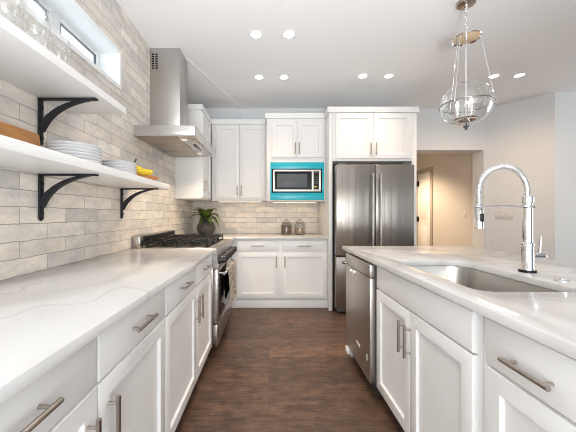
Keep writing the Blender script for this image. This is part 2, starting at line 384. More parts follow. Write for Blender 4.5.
# back wall with the hall opening
OX0, OX1, OZ = 2.02, 3.215, 2.16
bm = N()
box(bm, XL-.2, OX0, YB, YB+.24, 0, HC); box(bm, OX1, 3.34, YB, YB+.24, 0, HC); box(bm, OX0, OX1, YB, YB+.24, OZ, HC)
struct('wall_back', bm, M['wall'])
bm = N(); prism(bm, [(3.26,YB+.01),(3.70,3.815),(3.85,3.93),(3.40,YB+.12)], 'z', 0, HC); struct('wall_diagonal', bm, M['wall'])
bm = N(); box(bm, 3.70, XR, 3.815, 4.0, 0, HC); struct('wall_dining', bm, M['wall'])
bm = N(); box(bm, XR, XR+.15, 3.52, 4.0, 0, HC); box(bm, XR, XR+.15, YR, 1.08, 0, HC); box(bm, XR, XR+.15, 1.08, 3.52, 2.48, HC); box(bm, XR, XR+.15, 1.08, 3.52, 0, .43)
struct('wall_right', bm, M['wall'])
bm = N(); box(bm, XL-.2, -1.0, YR-.15, YR, 0, HC); box(bm, 4.4, XR+.15, YR-.15, YR, 0, HC); box(bm, -1.0, 4.4, YR-.15, YR, 2.6, HC); box(bm, 1.55, 1.7, YR-.15, YR, 0, 2.6)
struct('wall_rear', bm, M['wall'])
# tiled backsplash between the counter and the upper cabinets
bm = N(); box(bm, XL, .742, YB-.009, YB, .90, 1.42); struct('wall_backsplash', bm, M['tile_back'])
# thin white line running over the ceiling and down the wall to the cabinets
bm = N(); tube(bm, [(-.84,2.98,HC-.004),(-.40,YB-.006,HC-.004),(-.40,YB-.006,2.50)], .0055, 8); struct('ceiling_line', bm, M['trim'])
# hall behind the opening
bm = N(); box(bm, 3.30, 3.42, YB+.24, 8.9, 0, 2.65); struct('wall_hall_right', bm, M['hall'])
bm = N(); box(bm, 1.3, 1.45, YB+.24, 8.9, 0, 2.65); struct('wall_hall_left', bm, M['hall'])
bm = N(); box(bm, 1.3, 3.42, 8.9, 9.05, 0, 2.65); struct('wall_hall_end', bm, M['hall'])
bm = N(); box(bm, 1.3, 3.42, YB+.24, 9.05, 2.65, 2.75); struct('ceiling_hall', bm, M['ceiling'])
l = bpy.data.lights.new('hall_lamp', 'SPOT'); l.energy = 215; l.color = (1,.76,.52); l.spot_size = R(124); l.spot_blend = .5; l.shadow_soft_size = .1
o = bpy.data.objects.new('hall_lamp', l); COL.objects.link(o); o.location = (2.25, 6.1, 2.62)
# hall door in the right hall wall
DX = 3.30
d0, d1, dh = 6.02, 6.52, 2.08
bm = N(); box(bm, DX-.018, DX, d0-.085, d0, 0, dh+.085, .003); box(bm, DX-.018, DX, d1, d1+.085, 0, dh+.085, .003); box(bm, DX-.018, DX, d0, d1, dh, dh+.085, .003)
struct('trim_2', bm, M['casing'], True)
bm = N(); box(bm, DX-.012, DX-.001, d0+.004, d1-.004, .01, dh-.004, .002)
for a, b_ in ((.22,.95),(1.08,1.95)):
    box(bm, DX-.016, DX-.011, d0+.10, d1-.10, a, b_, .003)
door = struct('door_1', bm, M['door'], True)
for z in (.3, 1.095, 1.87):
    bm = N(); box(bm, DX-.03, DX-.012, d1-.06, d1+.03, z-.055, z+.055, .004); obj('hinge', bm, M['hinge'], door, label='black hinge')
# window: jamb liner and trim, frame, sashes, panes
bm = N()
xo, xi = XL-.15, XL+.012
box(bm, xo, xi, WY0, WY0+.014, WZ0, WZ1); box(bm, xo, xi, WY1-.014, WY1, WZ0, WZ1); box(bm, xo, xi, WY0+.014, WY1-.014, WZ0, WZ0+.014); box(bm, xo, xi, WY0+.014, WY1-.014, WZ1-.014, WZ1)
box(bm, XL+.0005, xi, WY0-.03, WY0, WZ0-.014, WZ1+.014); box(bm, XL+.0005, xi, WY1, WY1+.014, WZ0-.014, WZ1+.014)
box(bm, XL+.0005, xi, WY0, WY1, WZ0-.014, WZ0); box(bm, XL+.0005, xi, WY0, WY1, WZ1, WZ1+.014)
win = struct('window_1', bm, M['trim'])
bm = N()
a, b_ = WY0+.014, WY1-.014; z0, z1 = WZ0+.014, WZ1-.014; mid = 1.75
for y0, y1 in ((a, mid), (mid, b_)):
    box(bm, xo-.03, xo+.012, y0, y0+.052, z0, z1, .003); box(bm, xo-.03, xo+.012, y1-.052, y1, z0, z1, .003)
    box(bm, xo-.03, xo+.012, y0+.052, y1-.052, z0, z0+.04, .003); box(bm, xo-.03, xo+.012, y0+.052, y1-.052, z1-.04, z1, .003)
obj('window_sash', bm, M['trim'], win)
bm = N()
for y0, y1 in ((a+.05, mid-.05), (mid+.05, b_-.05)):
    box(bm, xo-.004, xo+.0135, y0, y0+.003, z0+.038, z1-.038); box(bm, xo-.004, xo+.0135, y1-.003, y1, z0+.038, z1-.038); box(bm, xo-.004, xo+.0135, y0, y1, z1-.041, z1-.038)
obj('gasket', bm, M['body'], win, label='dark glazing gasket')
for y0, y1 in ((a+.04, mid-.04), (mid+.04, b_-.04)):
    bm = N(); box(bm, xo-.012, xo-.008, y0, y1, z0+.03, z1-.03); obj('pane', bm, M['pane'], win)

# ------------------------------------------------------------------ cabinetry
def panel_bm(w, h, t, rail, z0=0, x0=0, flat=False):
    """cabinet front: face towards -y, back at y=0; shaker fronts have a recessed panel"""
    bm = N(); rings = []
    steps = [(0, 0), (0, -t+.005), (.0015, -t+.0015), (.005, -t)] if flat else [(0, 0), (0, -t+.0025), (.0008, -t+.0008), (.0025, -t), (rail, -t), (rail+.004, -t+.0125)]
    for ins, y in steps:
        rings.append([bm.verts.new(p) for p in ((x0+ins,y,z0+ins),(x0+w-ins,y,z0+ins),(x0+w-ins,y,z0+h-ins),(x0+ins,y,z0+h-ins))])
    for a, b in zip(rings, rings[1:]):
        for k in range(4): bm.faces.new((a[k], a[(k+1)%4], b[(k+1)%4], b[k]))
    bm.faces.new(rings[-1]); bm.faces.new(rings[0])
    return bm

def pull(parent, cx, cz, horiz, L, y=-.02, so=.03):
    bm = N(); h = L/2; q = h*.72
    if horiz:
        cyl(bm, (cx-h, y-so, cz), (cx+h, y-so, cz), .0068, n=12)
        for s in (-q, q): cyl(bm, (cx+s, y+.001, cz), (cx+s, y-so, cz), .0045, n=10)
    else:
        cyl(bm, (cx, y-so, cz-h), (cx, y-so, cz+h), .0068, n=12)
        for s in (-q, q): cyl(bm, (cx, y+.001, cz+s), (cx, y-so, cz+s), .0045, n=10)
    return obj('handle', bm, M['nickel'], parent, label='brushed nickel bar handle')

def door(parent, x0, x1, z0, z1, hx=None, hz=None, L=.155, rail=.058):
    d = obj('door', panel_bm(x1-x0, z1-z0, .02, rail, z0, x0), M['cabinet'], parent)
    if hx is not None: pull(d, hx, hz, False, L)
    return d
def drawer(parent, x0, x1, z0, z1, L=.165, name='drawer', hx=None, dz=0):
    d = obj(name, panel_bm(x1-x0, z1-z0, .02, 0, z0, x0, True), M['cabinet'], parent)
    if L: pull(d, (x0+x1)/2 if hx is None else hx, (z0+z1)/2-dz, True, L)
    return d
CT = .883      # carcass top, just under the worktop

def base_cabinet(label, loc, rot, w, depth, toe='dark', group=None):
    t = thing('base_cabinet', label, 'cabinet', loc, rot, group)
    bm = N(); box(bm, 0, w, 0, depth, .108, CT, .0015); obj('carcass', bm, M['cabinet'], t)
    bm = N()
    if toe == 'dark': box(bm, .002, w-.002, .07, depth, 0, .107); obj('toe_kick', bm, M['dark'], t, label='recessed toe kick darkened for shade')
    else: box(bm, 0, w, .012, depth, 0, .1, .003); obj('toe_kick', bm, M['cabinet'], t)
    return t

# left run (fronts face +X); local x runs along world Y
LX = -.4885
LD = .643
def left_unit(y0, y1, label, mid):
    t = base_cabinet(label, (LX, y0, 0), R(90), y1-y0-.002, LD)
    w_ = y1-y0-.002; m = mid-y0; g = .005
    drawer(t, g, m-g, .732, .876); drawer(t, m+g, w_-g, .732, .876)
    door(t, g, m-g*.6, .112, .725, m-.05, .59); door(t, m+g*.6, w_-g, .112, .725, m+.05, .59)
    return t
left_unit(.27, 1.34, 'white two-door base cabinet nearest the camera on the left, below the wine glass shelf', .81)
left_unit(1.342, 2.428, 'white two-door base cabinet on the left, right next to the gas range', 1.91)

# blind corner cabinet past the range
t = base_cabinet('narrow white corner cabinet between the gas range and the back cabinets', (LX, 3.352, 0), R(90), .385, LD)
drawer(t, .02, .34, .732, .868, None); door(t, .02, .34, .112, .712)
# back run (fronts face -Y)
BYF = 3.765
t = base_cabinet('white two-door two-drawer base cabinet on the back wall, under the glass jars', (-.425, BYF, 0), 0, 1.166, YB-.012-BYF, 'white')
drawer(t, .018, .545, .733, .860, .165); drawer(t, .595, 1.148, .733, .860, .165)
bm = N(); box(bm, -.062, -.001, 0, .05, 0, CT, .0015); obj('filler_stile', bm, M['cabinet'], t)
door(t, .018, .545, .137, .714, .518, .60, .15); door(t, .595, 1.148, .137, .714, .626, .60, .15)

# worktops
def slab(name, label, outline, z0, z1, hole=None, loc=(0,0,0)):
    bm = N()
    def loop(pts):
        vs = [bm.verts.new((x, y, z0)) for x, y in pts]
        return [bm.edges.new((vs[i], vs[(i+1) % len(vs)])) for i in range(len(vs))]
    es = loop(outline)
    if hole: es += loop(hole)
    r = bmesh.ops.triangle_fill(bm, use_beauty=True, use_dissolve=False, edges=es)
    fs = [f for f in bm.faces]
    ex = bmesh.ops.extrude_face_region(bm, geom=fs)
    vs = [v for v in ex['geom'] if isinstance(v, bmesh.types.BMVert)]
    bmesh.ops.translate(bm, verts=vs, vec=(0, 0, z1-z0))
    bmesh.ops.recalc_face_normals(bm, faces=bm.faces[:])
    sharp = [e for e in bm.edges if len(e.link_faces) == 2 and e.calc_face_angle(0) > R(60)]
    bmesh.ops.bevel(bm, geom=sharp, offset=.003, segments=2, profile=.5, affect='EDGES')
    o = obj(name, bm, M['quartz']); tag(o, label, 'countertop')
    return o
Z0, Z1 = .884, .915
slab('countertop', 'long white veined quartz worktop along the left wall below the floating shelves', [(XL+.002,.25),(-.4355,.25),(-.4355,2.428),(XL+.002,2.428)], Z0, Z1)
slab('countertop', 'white quartz corner worktop on the back cabinets, under the jars and the plant', [(XL+.002,3.352),(-.4355,3.352),(-.4355,3.718),(.741,3.718),(.741,YB-.011),(XL+.002,YB-.011)], Z0, Z1)

# island ------------------------------------------------
IX = .68
def rrect(x0, x1, y0, y1, rs, n=8):
    pts = []
    for (cx, cy, a0), r in zip(((x0,y0,180),(x1,y0,270),(x1,y1,0),(x0,y1,90)), rs):
        sx = 1 if cx == x0 else -1; sy = 1 if cy == y0 else -1
        for k in range(n+1):
            a = R(a0 + 90*k/n); pts.append((cx+sx*r+r*math.cos(a), cy+sy*r+r*math.sin(a)))
    return pts
SX0, SX1, SY0, SY1 = .768, 1.165, 1.07, 1.785
srs = (.065, .06, .10, .06)
slab('countertop', 'white veined quartz island worktop with the undermount sink cut into it', [(.654,.54),(1.77,.54),(1.77,2.63),(.654,2.63)], Z0, Z1, rrect(SX0, SX1, SY0, SY1, srs))
s = thing('sink', 'stainless steel undermount sink in the white island worktop', 'sink', ((SX0+SX1)/2, (SY0+SY1)/2, Z0-.20))
ox, oy, oz = s.location
bm = N(); rings = []
for ins, z, extra in ((-.02, -.0015, 0), (.0, -.0015, 0), (.002, -.01, 0), (.010, -.14, 0), (.022, -.175, .01), (.05, -.190, .02)):
    rr = [max(r-ins, .012)+extra for r in srs]
    rings.append([bm.verts.new((x-ox, y-oy, Z0+z-oz)) for x, y in rrect(SX0+ins, SX1-ins, SY0+ins, SY1-ins, rr)])
for a_, b2 in zip(rings, rings[1:]):
    n_ = len(a_)
    for k in range(n_): bm.faces.new((a_[k], a_[(k+1)%n_], b2[(k+1)%n_], b2[k]))
bm.faces.new(rings[-1]); obj('basin', bm, M['sink'], s)
bm = N(); lathe(bm, [(0,.004),(.03,.004),(.045,.007),(.052,.004),(.052,.001)], 24, 0, 0, .010); obj('drain', bm, M['chrome'], s, label='round chrome drain')

def island(loc_y, w_, label):
    return base_cabinet(label, (IX+.0, loc_y, 0), R(-90), w_, .60)
# sink base: local x runs towards the camera
t = thing('base_cabinet', 'white sink base cabinet with two doors in the island, next to the dishwasher', 'cabinet', (IX+.019, 1.880, 0), R(-90))
W = .915
bm = N(); box(bm, 0, W, 0, .018, .108, CT, .0015); box(bm, 0, .018, .018, .60, .108, CT); box(bm, W-.018, W, .018, .60, .108, CT); box(bm, .018, W-.018, .582, .60, .108, CT); box(bm, .018, W-.018, .018, .582, .108, .126)
obj('carcass', bm, M['cabinet'], t)
bm = N(); box(bm, .002, W-.002, .07, .60, 0, .107); obj('toe_kick', bm, M['dark'], t, label='recessed toe kick darkened for shade')
drawer(t, .016, .895, .732, .872, None, 'false_front')
door(t, .016, .455, .106, .724, .400, .585, .158); door(t, .458, .895, .106, .724, .464, .585, .158)
t = base_cabinet('white island cabinet with one drawer over one door, at the right edge of the photo', (IX+.019, .962, 0), R(-90), .40, .60)
drawer(t, .034, .375, .730, .872, .145, dz=.012); door(t, .034, .375, .106, .722)
# island end and back panels
bm = N(); box(bm, 0, .62, -.118, 0, 0, CT, .002)
o = obj('island_end_panel', bm, M['cabinet'], loc=(IX+.01, 2.598, 0)); tag(o, 'white end panel of the island facing the refrigerator, beside the dishwasher', 'panel')
bm = N(); box(bm, 0, .02, 0, 2.03, 0, CT, .002)
o = obj('island_back_panel', bm, M['cabinet'], loc=(1.312, .565, 0)); tag(o, 'white back panel of the island under the worktop overhang', 'panel')

# dishwasher
t = thing('dishwasher', 'stainless steel dishwasher with its door set in the far end of the white island', 'dishwasher', (.645, 2.475, 0), R(-90))
W = .588
bm = N(); box(bm, .006, W-.006, .036, .60, .10, .872); obj('tub', bm, M['body'], t)
bm = N(); box(bm, 0, W, 0, .034, .112, .785, .004); d = obj('door', bm, M['steel_dw'], t)
bm = N(); box(bm, 0, W, -.001, .034, .789, .872, .004); obj('control_strip', bm, M['steel_dw'], t)
bm = N(); box(bm, .17, .25, -.010, .0005, .735, .775, .003); box(bm, .185, .2, -.018, -.009, .74, .772, .002); obj('latch', bm, M['chrome'], d, label='small chrome latch')
bm = N(); box(bm, .30, .38, -.0012, .0006, .250, .270); obj('sticker', bm, M['plastic'], d, label='small pale sticker'); bm = N(); box(bm, .525, .54, -.0012, .0006, .235, .275); obj('sticker', bm, M['plastic'], d, label='small pale sticker')
bm = N(); box(bm, .01, W-.01, .055, .58, .02, .098); obj('toe_kick', bm, M['dark'], t, label='toe kick darkened for shade')
bm = N(); box(bm, .02, .09, -.012, .045, .062, .108, .006); obj('clip', bm, M['plastic'], t, label='white plastic clip')
for x in (.06, W-.06):
    bm = N(); cyl(bm, (x,.09,0), (x,.09,.10), .016); obj('leg', bm, M['knob'], t)

# ------------------------------------------------------------------ faucet and air switch
FX, FY = 1.258, 1.436
t = thing('faucet', 'chrome spring-arc pull-down kitchen faucet standing on the white island worktop', 'faucet', (FX, FY, Z1))
bm = N(); lathe(bm, [(0,0),(.036,0),(.036,.010),(.034,.012),(0,.012)], 32); obj('base_ring', bm, M['gloss_black'], t, label='black base ring')
bm = N(); lathe(bm, [(0,.012),(.027,.012),(.027,.018),(.025,.022),(.024,.125),(.026,.128),(.026,.14),(.021,.144),(.021,.335),(.025,.337),(.025,.365),(.018,.369),(0,.369)], 32); obj('column', bm, M['chrome'], t)
bm = N(); cyl(bm, (.02,0,.075), (.075,0,.075), .020, .020, 20); cyl(bm, (.075,0,.075), (.082,0,.075), .02, .016, 20)
obj('valve_body', bm, M['chrome'], t)
bm = N(); tube(bm, [(.06,0,.085),(.062,0,.12),(.066,0,.175)], [.007,.0055,.004], 10); obj('lever', bm, M['chrome'], t)
arc = []
ra, ax_, zt = .118, -.118, .395
arc += [(0,0,.366),(0,0,.38)]
for k in range(25):
    a = PI*k/24; arc.append((ax_+ra*math.cos(a), 0, zt+ra*math.sin(a)))
arc += [(-2*ra,0,.36),(-2*ra,0,.315)]
bm = N(); tube(bm, arc, .0108, 14); obj('hose', bm, M['satin'], t)
# the spring wound round the hose
L = [0]
for p, q in zip(arc, arc[1:]): L.append(L[-1] + (Vector(q)-Vector(p)).length)
def along(s):
    for i in range(len(L)-1):
        if s <= L[i+1]:
            f = (s-L[i])/max(L[i+1]-L[i],1e-9); p = Vector(arc[i]).lerp(Vector(arc[i+1]), f); d = (Vector(arc[i+1])-Vector(arc[i])).normalized(); return p, d
    return Vector(arc[-1]), (Vector(arc[-1])-Vector(arc[-2])).normalized()
pts = []; turns = 84; per = 9
for k in range(turns*per+1):
    p, d = along(L[-1]*k/(turns*per)); u = Vector((0,1,0)); v = d.cross(u)
    a = 2*PI*k/per; pts.append(p + (u*math.cos(a)+v*math.sin(a))*.0118)
bm = N(); tube(bm, pts, .0022, 6); obj('spring', bm, M['satin'], t)
bm = N(); lathe(bm, [(0,.327),(.0165,.327),(.018,.323),(.018,.255),(.020,.245),(.020,.212),(.017,.208),(0,.208)], 28, -2*ra, 0); sp_ = obj('spray_head', bm, M['chrome'], t)
bm = N(); box(bm, -2*ra-.010, -2*ra+.010, -.0235, -.0165, .245, .285, .004); obj('button', bm, M['knob'], sp_, label='dark spray button')
bm = N(); tube(bm, [(-2*ra+.015,0,.318),(-ra,0,.322),(-.02,0,.318)], .0045, 10); ring(bm, (-2*ra,0,.318), .0215, .005, 28, 8); ring(bm, (0,0,.318), .0255, .006, 28, 8); obj('docking_arm', bm, M['chrome'], t)
bm = N(); lathe(bm, [(0,0),(.026,0),(.026,.004),(.022,.007),(.012,.007),(.011,.011),(0,.011)], 28)
o = obj('air_switch_button', bm, M['chrome'], loc=(1.233, 1.242, Z1)); tag(o, 'round chrome button set flush in the island worktop beside the faucet', 'button')

# ------------------------------------------------------------------ upper cabinets
def crown_bm(x0, x1, y0, y1, z0, z1, out=.02, left=True, right=True, back=None):
    """crown board; its side overhang stops at `back`, where the next cabinet begins"""
    l_ = out if left else 0; r_ = out if right else 0; yb = y1 if back is None else back
    bm = N(); prism(bm, [(x0-l_,y0-out),(x1+r_,y0-out),(x1+r_,y1),(x0,y1),(x0,yb),(x0-l_,yb)] if l_ and back else [(x0-l_,y0-out),(x1+r_,y0-out),(x1+r_,y1),(x0-l_,y1)], 'z', z0, z1)
    return bm
CZ0, CZ1 = 2.455, 2.522
def upper(label, loc, rot, w_, depth, z0, out=.02, l_=False, r_=False, back=None):
    t = thing('upper_cabinet', label, 'cabinet', loc, rot)
    bm = N(); box(bm, 0, w_, 0, depth, 0, CZ0-z0-.001, .0015); obj('carcass', bm, M['cabinet'], t)
    obj('crown', crown_bm(0, w_, 0, depth, CZ0-z0, CZ1-z0, out, l_, r_, back), M['cabinet'], t)
    return t
UZ = 1.388
# left wall, single door, side towards the camera
t = upper('white upper cabinet on the left wall beyond the range hood', (-.82, 3.56, UZ), R(90), .535, .312, UZ, .02, True)
door(t, .012, .50, .02, 1.05, .075, .16, .15)
# back wall pair
t = upper('white two-door upper cabinet in the back corner above the potted plant', (-.80, 4.12, UZ), 0, .7675, YB-.002-4.12, UZ)
door(t, .06, .387, .035, 1.05, .362, .135, .15); door(t, .391, .742, .035, 1.05, .418, .135, .15)
# microwave cabinet
MY = 3.87
t = upper('white upper cabinet on the back wall that holds the turquoise-framed microwave', (-.031, MY, 1.374), 0, .772, YB-.002-MY, 1.374, .02, True, False, .222)
door(t, .068, .396, .571, 1.046, .372, .68, .15); door(t, .400, .738, .571, 1.046, .424, .68, .15)
# fridge surround
FYF = 3.65
t = thing('refrigerator_cabinet', 'tall white refrigerator surround with two top doors and side panels', 'cabinet', (.743, FYF, 0))
w_ = 1.083
for x0, x1 in ((0, .042), (w_-.058, w_)):
    bm = N(); box(bm, x0, x1, 0, YB-.002-FYF, 0, CZ0-.001, .002); obj('side_panel', bm, M['cabinet'], t)
bm = N(); box(bm, .043, w_-.059, 0, YB-.003-FYF, 1.858, CZ0-.001, .0015); obj('carcass', bm, M['cabinet'], t)
obj('crown', crown_bm(0, w_, 0, YB-.002-FYF, CZ0, CZ1, .022, True, True, .19), M['cabinet'], t)
door(t, .075, .526, 1.885, 2.442, .505, 2.0, .15); door(t, .548, 1.005, 1.885, 2.442, .572, 2.0, .15)

# under-cabinet lights (warm strips)
def strip(label, x0, x1, y, z, e):
    t = thing('undercabinet_light', label, 'light', ((x0+x1)/2, y, z), 0, 'warm lights under the upper cabinets')
    h = (x1-x0)/2
    bm = N(); box(bm, -h, h, -.018, .018, -.012, 0, .002); hs = obj('housing', bm, M['trim'], t)
    bm = N(); box(bm, -h+.006, h-.006, -.013, .013, -.0145, -.0115); obj('diffuser', bm, M['strip'], t)
    l = bpy.data.lights.new('strip_light', 'AREA'); l.shape = 'RECTANGLE'; l.size = 2*h; l.size_y = .02; l.energy = e; l.color = (1,.78,.52)
    o = bpy.data.objects.new('strip_light', l); COL.objects.link(o); o.parent = t; o.location = (0,0,-.018)
strip('warm light strip under the back corner upper cabinet, above the plant', -.72, -.10, 4.2, UZ-.001, .45)
strip('warm light strip under the microwave cabinet, above the jars', .05, .66, 4.15, 1.373, .4)

# ------------------------------------------------------------------ microwave
t = thing('microwave', 'built-in microwave with turquoise film on its trim, in the back wall cabinet', 'microwave', (.37, MY, 1.386))
w2 = .352; h = .492
bm = N()
box(bm, -w2, w2, -.014, -.001, 0, .095, .002); box(bm, -w2, w2, -.014, -.001, .407, h, .002); box(bm, -w2, -.335, -.014, -.001, .095, .407, .001); box(bm, .327, w2, -.014, -.001, .095, .407, .001)
obj('trim_frame', bm, M['turquoise'], t, label='trim frame still covered in turquoise film')
bm = N(); box(bm, -.334, .326, -.012, -.001, .096, .406, .002); obj('surround', bm, M['gloss_black'], t, label='black surround')
fx0, fx1, fz0, fz1 = -.318, .306, .109, .393
bm = N(); box(bm, fx0, fx1, -.030, -.013, fz0, fz0+.026, .003); box(bm, fx0, fx1, -.030, -.013, fz1-.022, fz1, .003); box(bm, fx0, fx0+.022, -.030, -.013, fz0+.02, fz1-.02, .003); box(bm, .187, .212, -.032, -.013, fz0+.02, fz1-.02, .003); box(bm, fx1-.024, fx1, -.030, -.013, fz0+.02, fz1-.02, .003)
obj('door_frame', bm, M['rim'], t, label='pale steel door frame')
bm = N(); box(bm, fx0+.0225, .1865, -.024, -.0125, fz0+.0265, fz1-.0225); dd = obj('door', bm, M['gloss_black'], t, label='black glass door')
bm = N(); box(bm, -.262, .128, -.0252, -.0235, .162, .340, .0005); obj('window', bm, M['screen'], dd, label='grey see-through window')
bm = N(); box(bm, .2125, .2815, -.024, -.0125, fz0+.0265, fz1-.0225); cp_ = obj('control_panel', bm, M['gloss_black'], t)
bm = N(); box(bm, .225, .268, -.0252, -.0235, .345, .362); obj('display', bm, M['screen'], cp_)
bm = N()
for r_ in range(5):
    for c_ in range(3): box(bm, .222+c_*.018, .234+c_*.018, -.0252, -.0235, .21+r_*.024, .219+r_*.024)
obj('keypad', bm, M['body'], cp_)
bm = N(); box(bm, .216, .256, -.0254, -.0235, .165, .176); obj('sticker', bm, M['banana'], cp_, label='small yellow sticker')

# ------------------------------------------------------------------ refrigerator
t = thing('refrigerator', 'stainless steel french-door refrigerator with two long handles, in the white surround', 'refrigerator', (.80, 3.52, 0))
W = .937
bm = N(); box(bm, .010, W-.028, .075, .76, .03, 1.80, .004); obj('body', bm, M['body'], t)
for i, (x0, x1) in enumerate(((0, W/2-.003), (W/2+.003, W))):
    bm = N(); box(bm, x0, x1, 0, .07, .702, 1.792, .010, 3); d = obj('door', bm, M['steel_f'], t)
    hx = W/2 - .047 if i == 0 else W/2 + .047
    bm = N(); z0, z1 = .80, 1.68
    tube(bm, [(hx,-.055,z0),(hx,-.055,z1)], .0135, 16)
    for z in (z0+.03, z1-.03): tube(bm, [(hx,.001,z),(hx,-.055,z)], .011, 14)
    obj('handle', bm, M['handle'], d)
    bm = N(); box(bm, x0+.03 if i == 0 else x1-.11, x0+.11 if i == 0 else x1-.03, .02, .13, 1.794, 1.815, .004); obj('hinge_cover', bm, M['body'], t)
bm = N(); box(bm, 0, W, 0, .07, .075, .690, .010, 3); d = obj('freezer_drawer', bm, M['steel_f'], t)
bm = N(); tube(bm, [(.06,-.055,.63),(W-.06,-.055,.63)], .0135, 16)
for x in (.09, W-.09): tube(bm, [(x,.001,.63),(x,-.055,.63)], .011, 14)
obj('handle', bm, M['handle'], d)
bm = N(); box(bm, .02, W-.02, .03, .07, .025, .07, .003); obj('grille', bm, M['body'], t)
for x in (.06, W-.06):
    bm = N(); cyl(bm, (x,.07,0), (x,.07,.035), .022); obj('foot', bm, M['knob'], t)

# ------------------------------------------------------------------ range
RY0, RY1 = 2.432, 3.346
t = thing('gas_range', 'stainless steel gas range with black grates and knobs against the left brick wall', 'range', (-.43, RY0, 0), R(90))
W = RY1-RY0
bm = N(); box(bm, .002, W-.002, .035, .69, .09, .905, .003); obj('body', bm, M['steel_r'], t)
bm = N(); box(bm, 0, W, .04, .63, .905, .921, .004); prism(bm, [(.0,.868),(.0,.905),(.012,.919),(.045,.921),(.045,.868)], 'x', 0, W); obj('cooktop', bm, M['steel_r'], t)
bm = N(); box(bm, .03, W-.03, .07, .61, .9205, .924, .002); obj('burner_pan', bm, M['black'], t, label='black burner pan')
bm = N(); box(bm, 0, W, .632, .698, .905, 1.020, .003); bk = obj('backguard', bm, M['steel_r'], t)
bm = N(); box(bm, .06, W-.03, .6285, .6325, .972, 1.010, .0005); obj('vent_slot', bm, M['black'], bk, label='long black vent slot')
bm = N(); prism(bm, [(.0,.866),(-.012,.76),(-.005,.748),(.04,.748),(.04,.866)], 'x', 0, W); cp_ = obj('control_panel', bm, M['steel_r'], t)
for k in range(6):
    x = .085 + k*(W-.17)/5
    bm = N(); c0 = Vector((x, -.007, .808)); n_ = Vector((0, -1, .11)).normalized()
    tube(bm, [c0, c0+n_*.008, c0+n_*.0085, c0+n_*.052, c0+n_*.060], [.040,.039,.032,.030,.024], 20)
    tube(bm, [c0+n_*.060+Vector((0,0,-.024)), c0+n_*.060+Vector((0,0,.024))], .006, 8)
    obj('knob', bm, M['knob'], t)
bm = N(); box(bm, .004, W-.004, -.006, .034, .292, .742, .004); od = obj('oven_door', bm, M['steel_r'], t)
bm = N(); box(bm, .07, W-.07, -.0085, -.005, .33, .64, .001); obj('window', bm, M['gloss_black'], od, label='black oven window')
bm = N(); hy = -.055; cyl(bm, (.04,hy,.70), (W-.04,hy,.70), .013, n=16)
for x in (.07, W-.07): cyl(bm, (x,-.005,.70), (x,hy,.70), .009, n=12)
obj('handle', bm, M['chrome'], od)
bm = N(); box(bm, .004, W-.004, -.004, .034, .10, .284, .004); obj('lower_drawer', bm, M['steel_r'], t)
for x in (.06, W-.06):
    for y in (.09, .62):
        bm = N(); cyl(bm, (x,y,0), (x,y,.095), .018); obj('leg', bm, M['knob'], t)
gw = (W-.08)/3
for k in range(3):
    x0 = .04+k*gw+.006; x1 = x0+gw-.012; y0, y1 = .085, .60; zt = .972
    bm = N(); q = .0065
    for x in (x0+q, x1-q, (x0+x1)/2): box(bm, x-q, x+q, y0, y1, zt-.016, zt, .002)
    for y in (y0+q, (y0+y1)/2, y1-q, y0+.135, y1-.135): box(bm, x0, x1, y-q, y+q, zt-.016, zt, .002)
    for x in (x0+q, x1-q):
        for y in (y0+q, (y0+y1)/2, y1-q): box(bm, x-q, x+q, y-q, y+q, .9245, zt-.01, .002)
    for y in (y0+.03, y1-.03, (y0+y1)/2): box(bm, (x0+x1)/2-.02, (x0+x1)/2+.02, y-.008, y+.008, zt-.003, zt+.008, .002)
    obj('grate', bm, M['black'], t)
    for y in (y0+.135, y1-.135):
        bm = N(); lathe(bm, [(0,.9245),(.052,.9245),(.052,.932),(.040,.936),(.040,.944),(.034,.948),(0,.948)], 24, (x0+x1)/2, y); obj('burner', bm, M['black'], t)

# towel hanging over the oven handle
tw = thing('dish_towel', 'beige patterned dish towel hanging over the oven door handle', 'towel', (-.43-hy, 2.87, 0), R(90))
bm = N(); prof = []
rad = .0165
prof += [(rad, .44), (rad, .70)]
for k in range(1, 8): a = PI*k/8; prof.append((rad*math.cos(a), .70+rad*math.sin(a)))
prof += [(-rad, .70), (-rad-.004, .6), (-rad-.008, .48), (-rad-.010, .36)]
nx = 26; rows = []
for (y, z) in prof:
    row = []
    for i in range(nx+1):
        u = i/nx; fall = max(0, .70-z)/.35
        fold = .007*math.sin(u*17)*fall + .004*math.sin(u*7+1)*fall
        yy = y - abs(fold)*0 + (-(fold+.008*fall) if y < 0 else 0)
        row.append(bm.verts.new((.27*(1-.08*fall)*(2*u-1), yy, z - (.012*math.sin(u*9)*fall if z < .5 else 0))))
    rows.append(row)
for a_, b2 in zip(rows, rows[1:]):
    for i in range(nx): bm.faces.new((a_[i], a_[i+1], b2[i+1], b2[i]))
th = bmesh.ops.solidify(bm, geom=bm.faces[:], thickness=.0025)
obj('cloth', bm, M['towel'], tw)

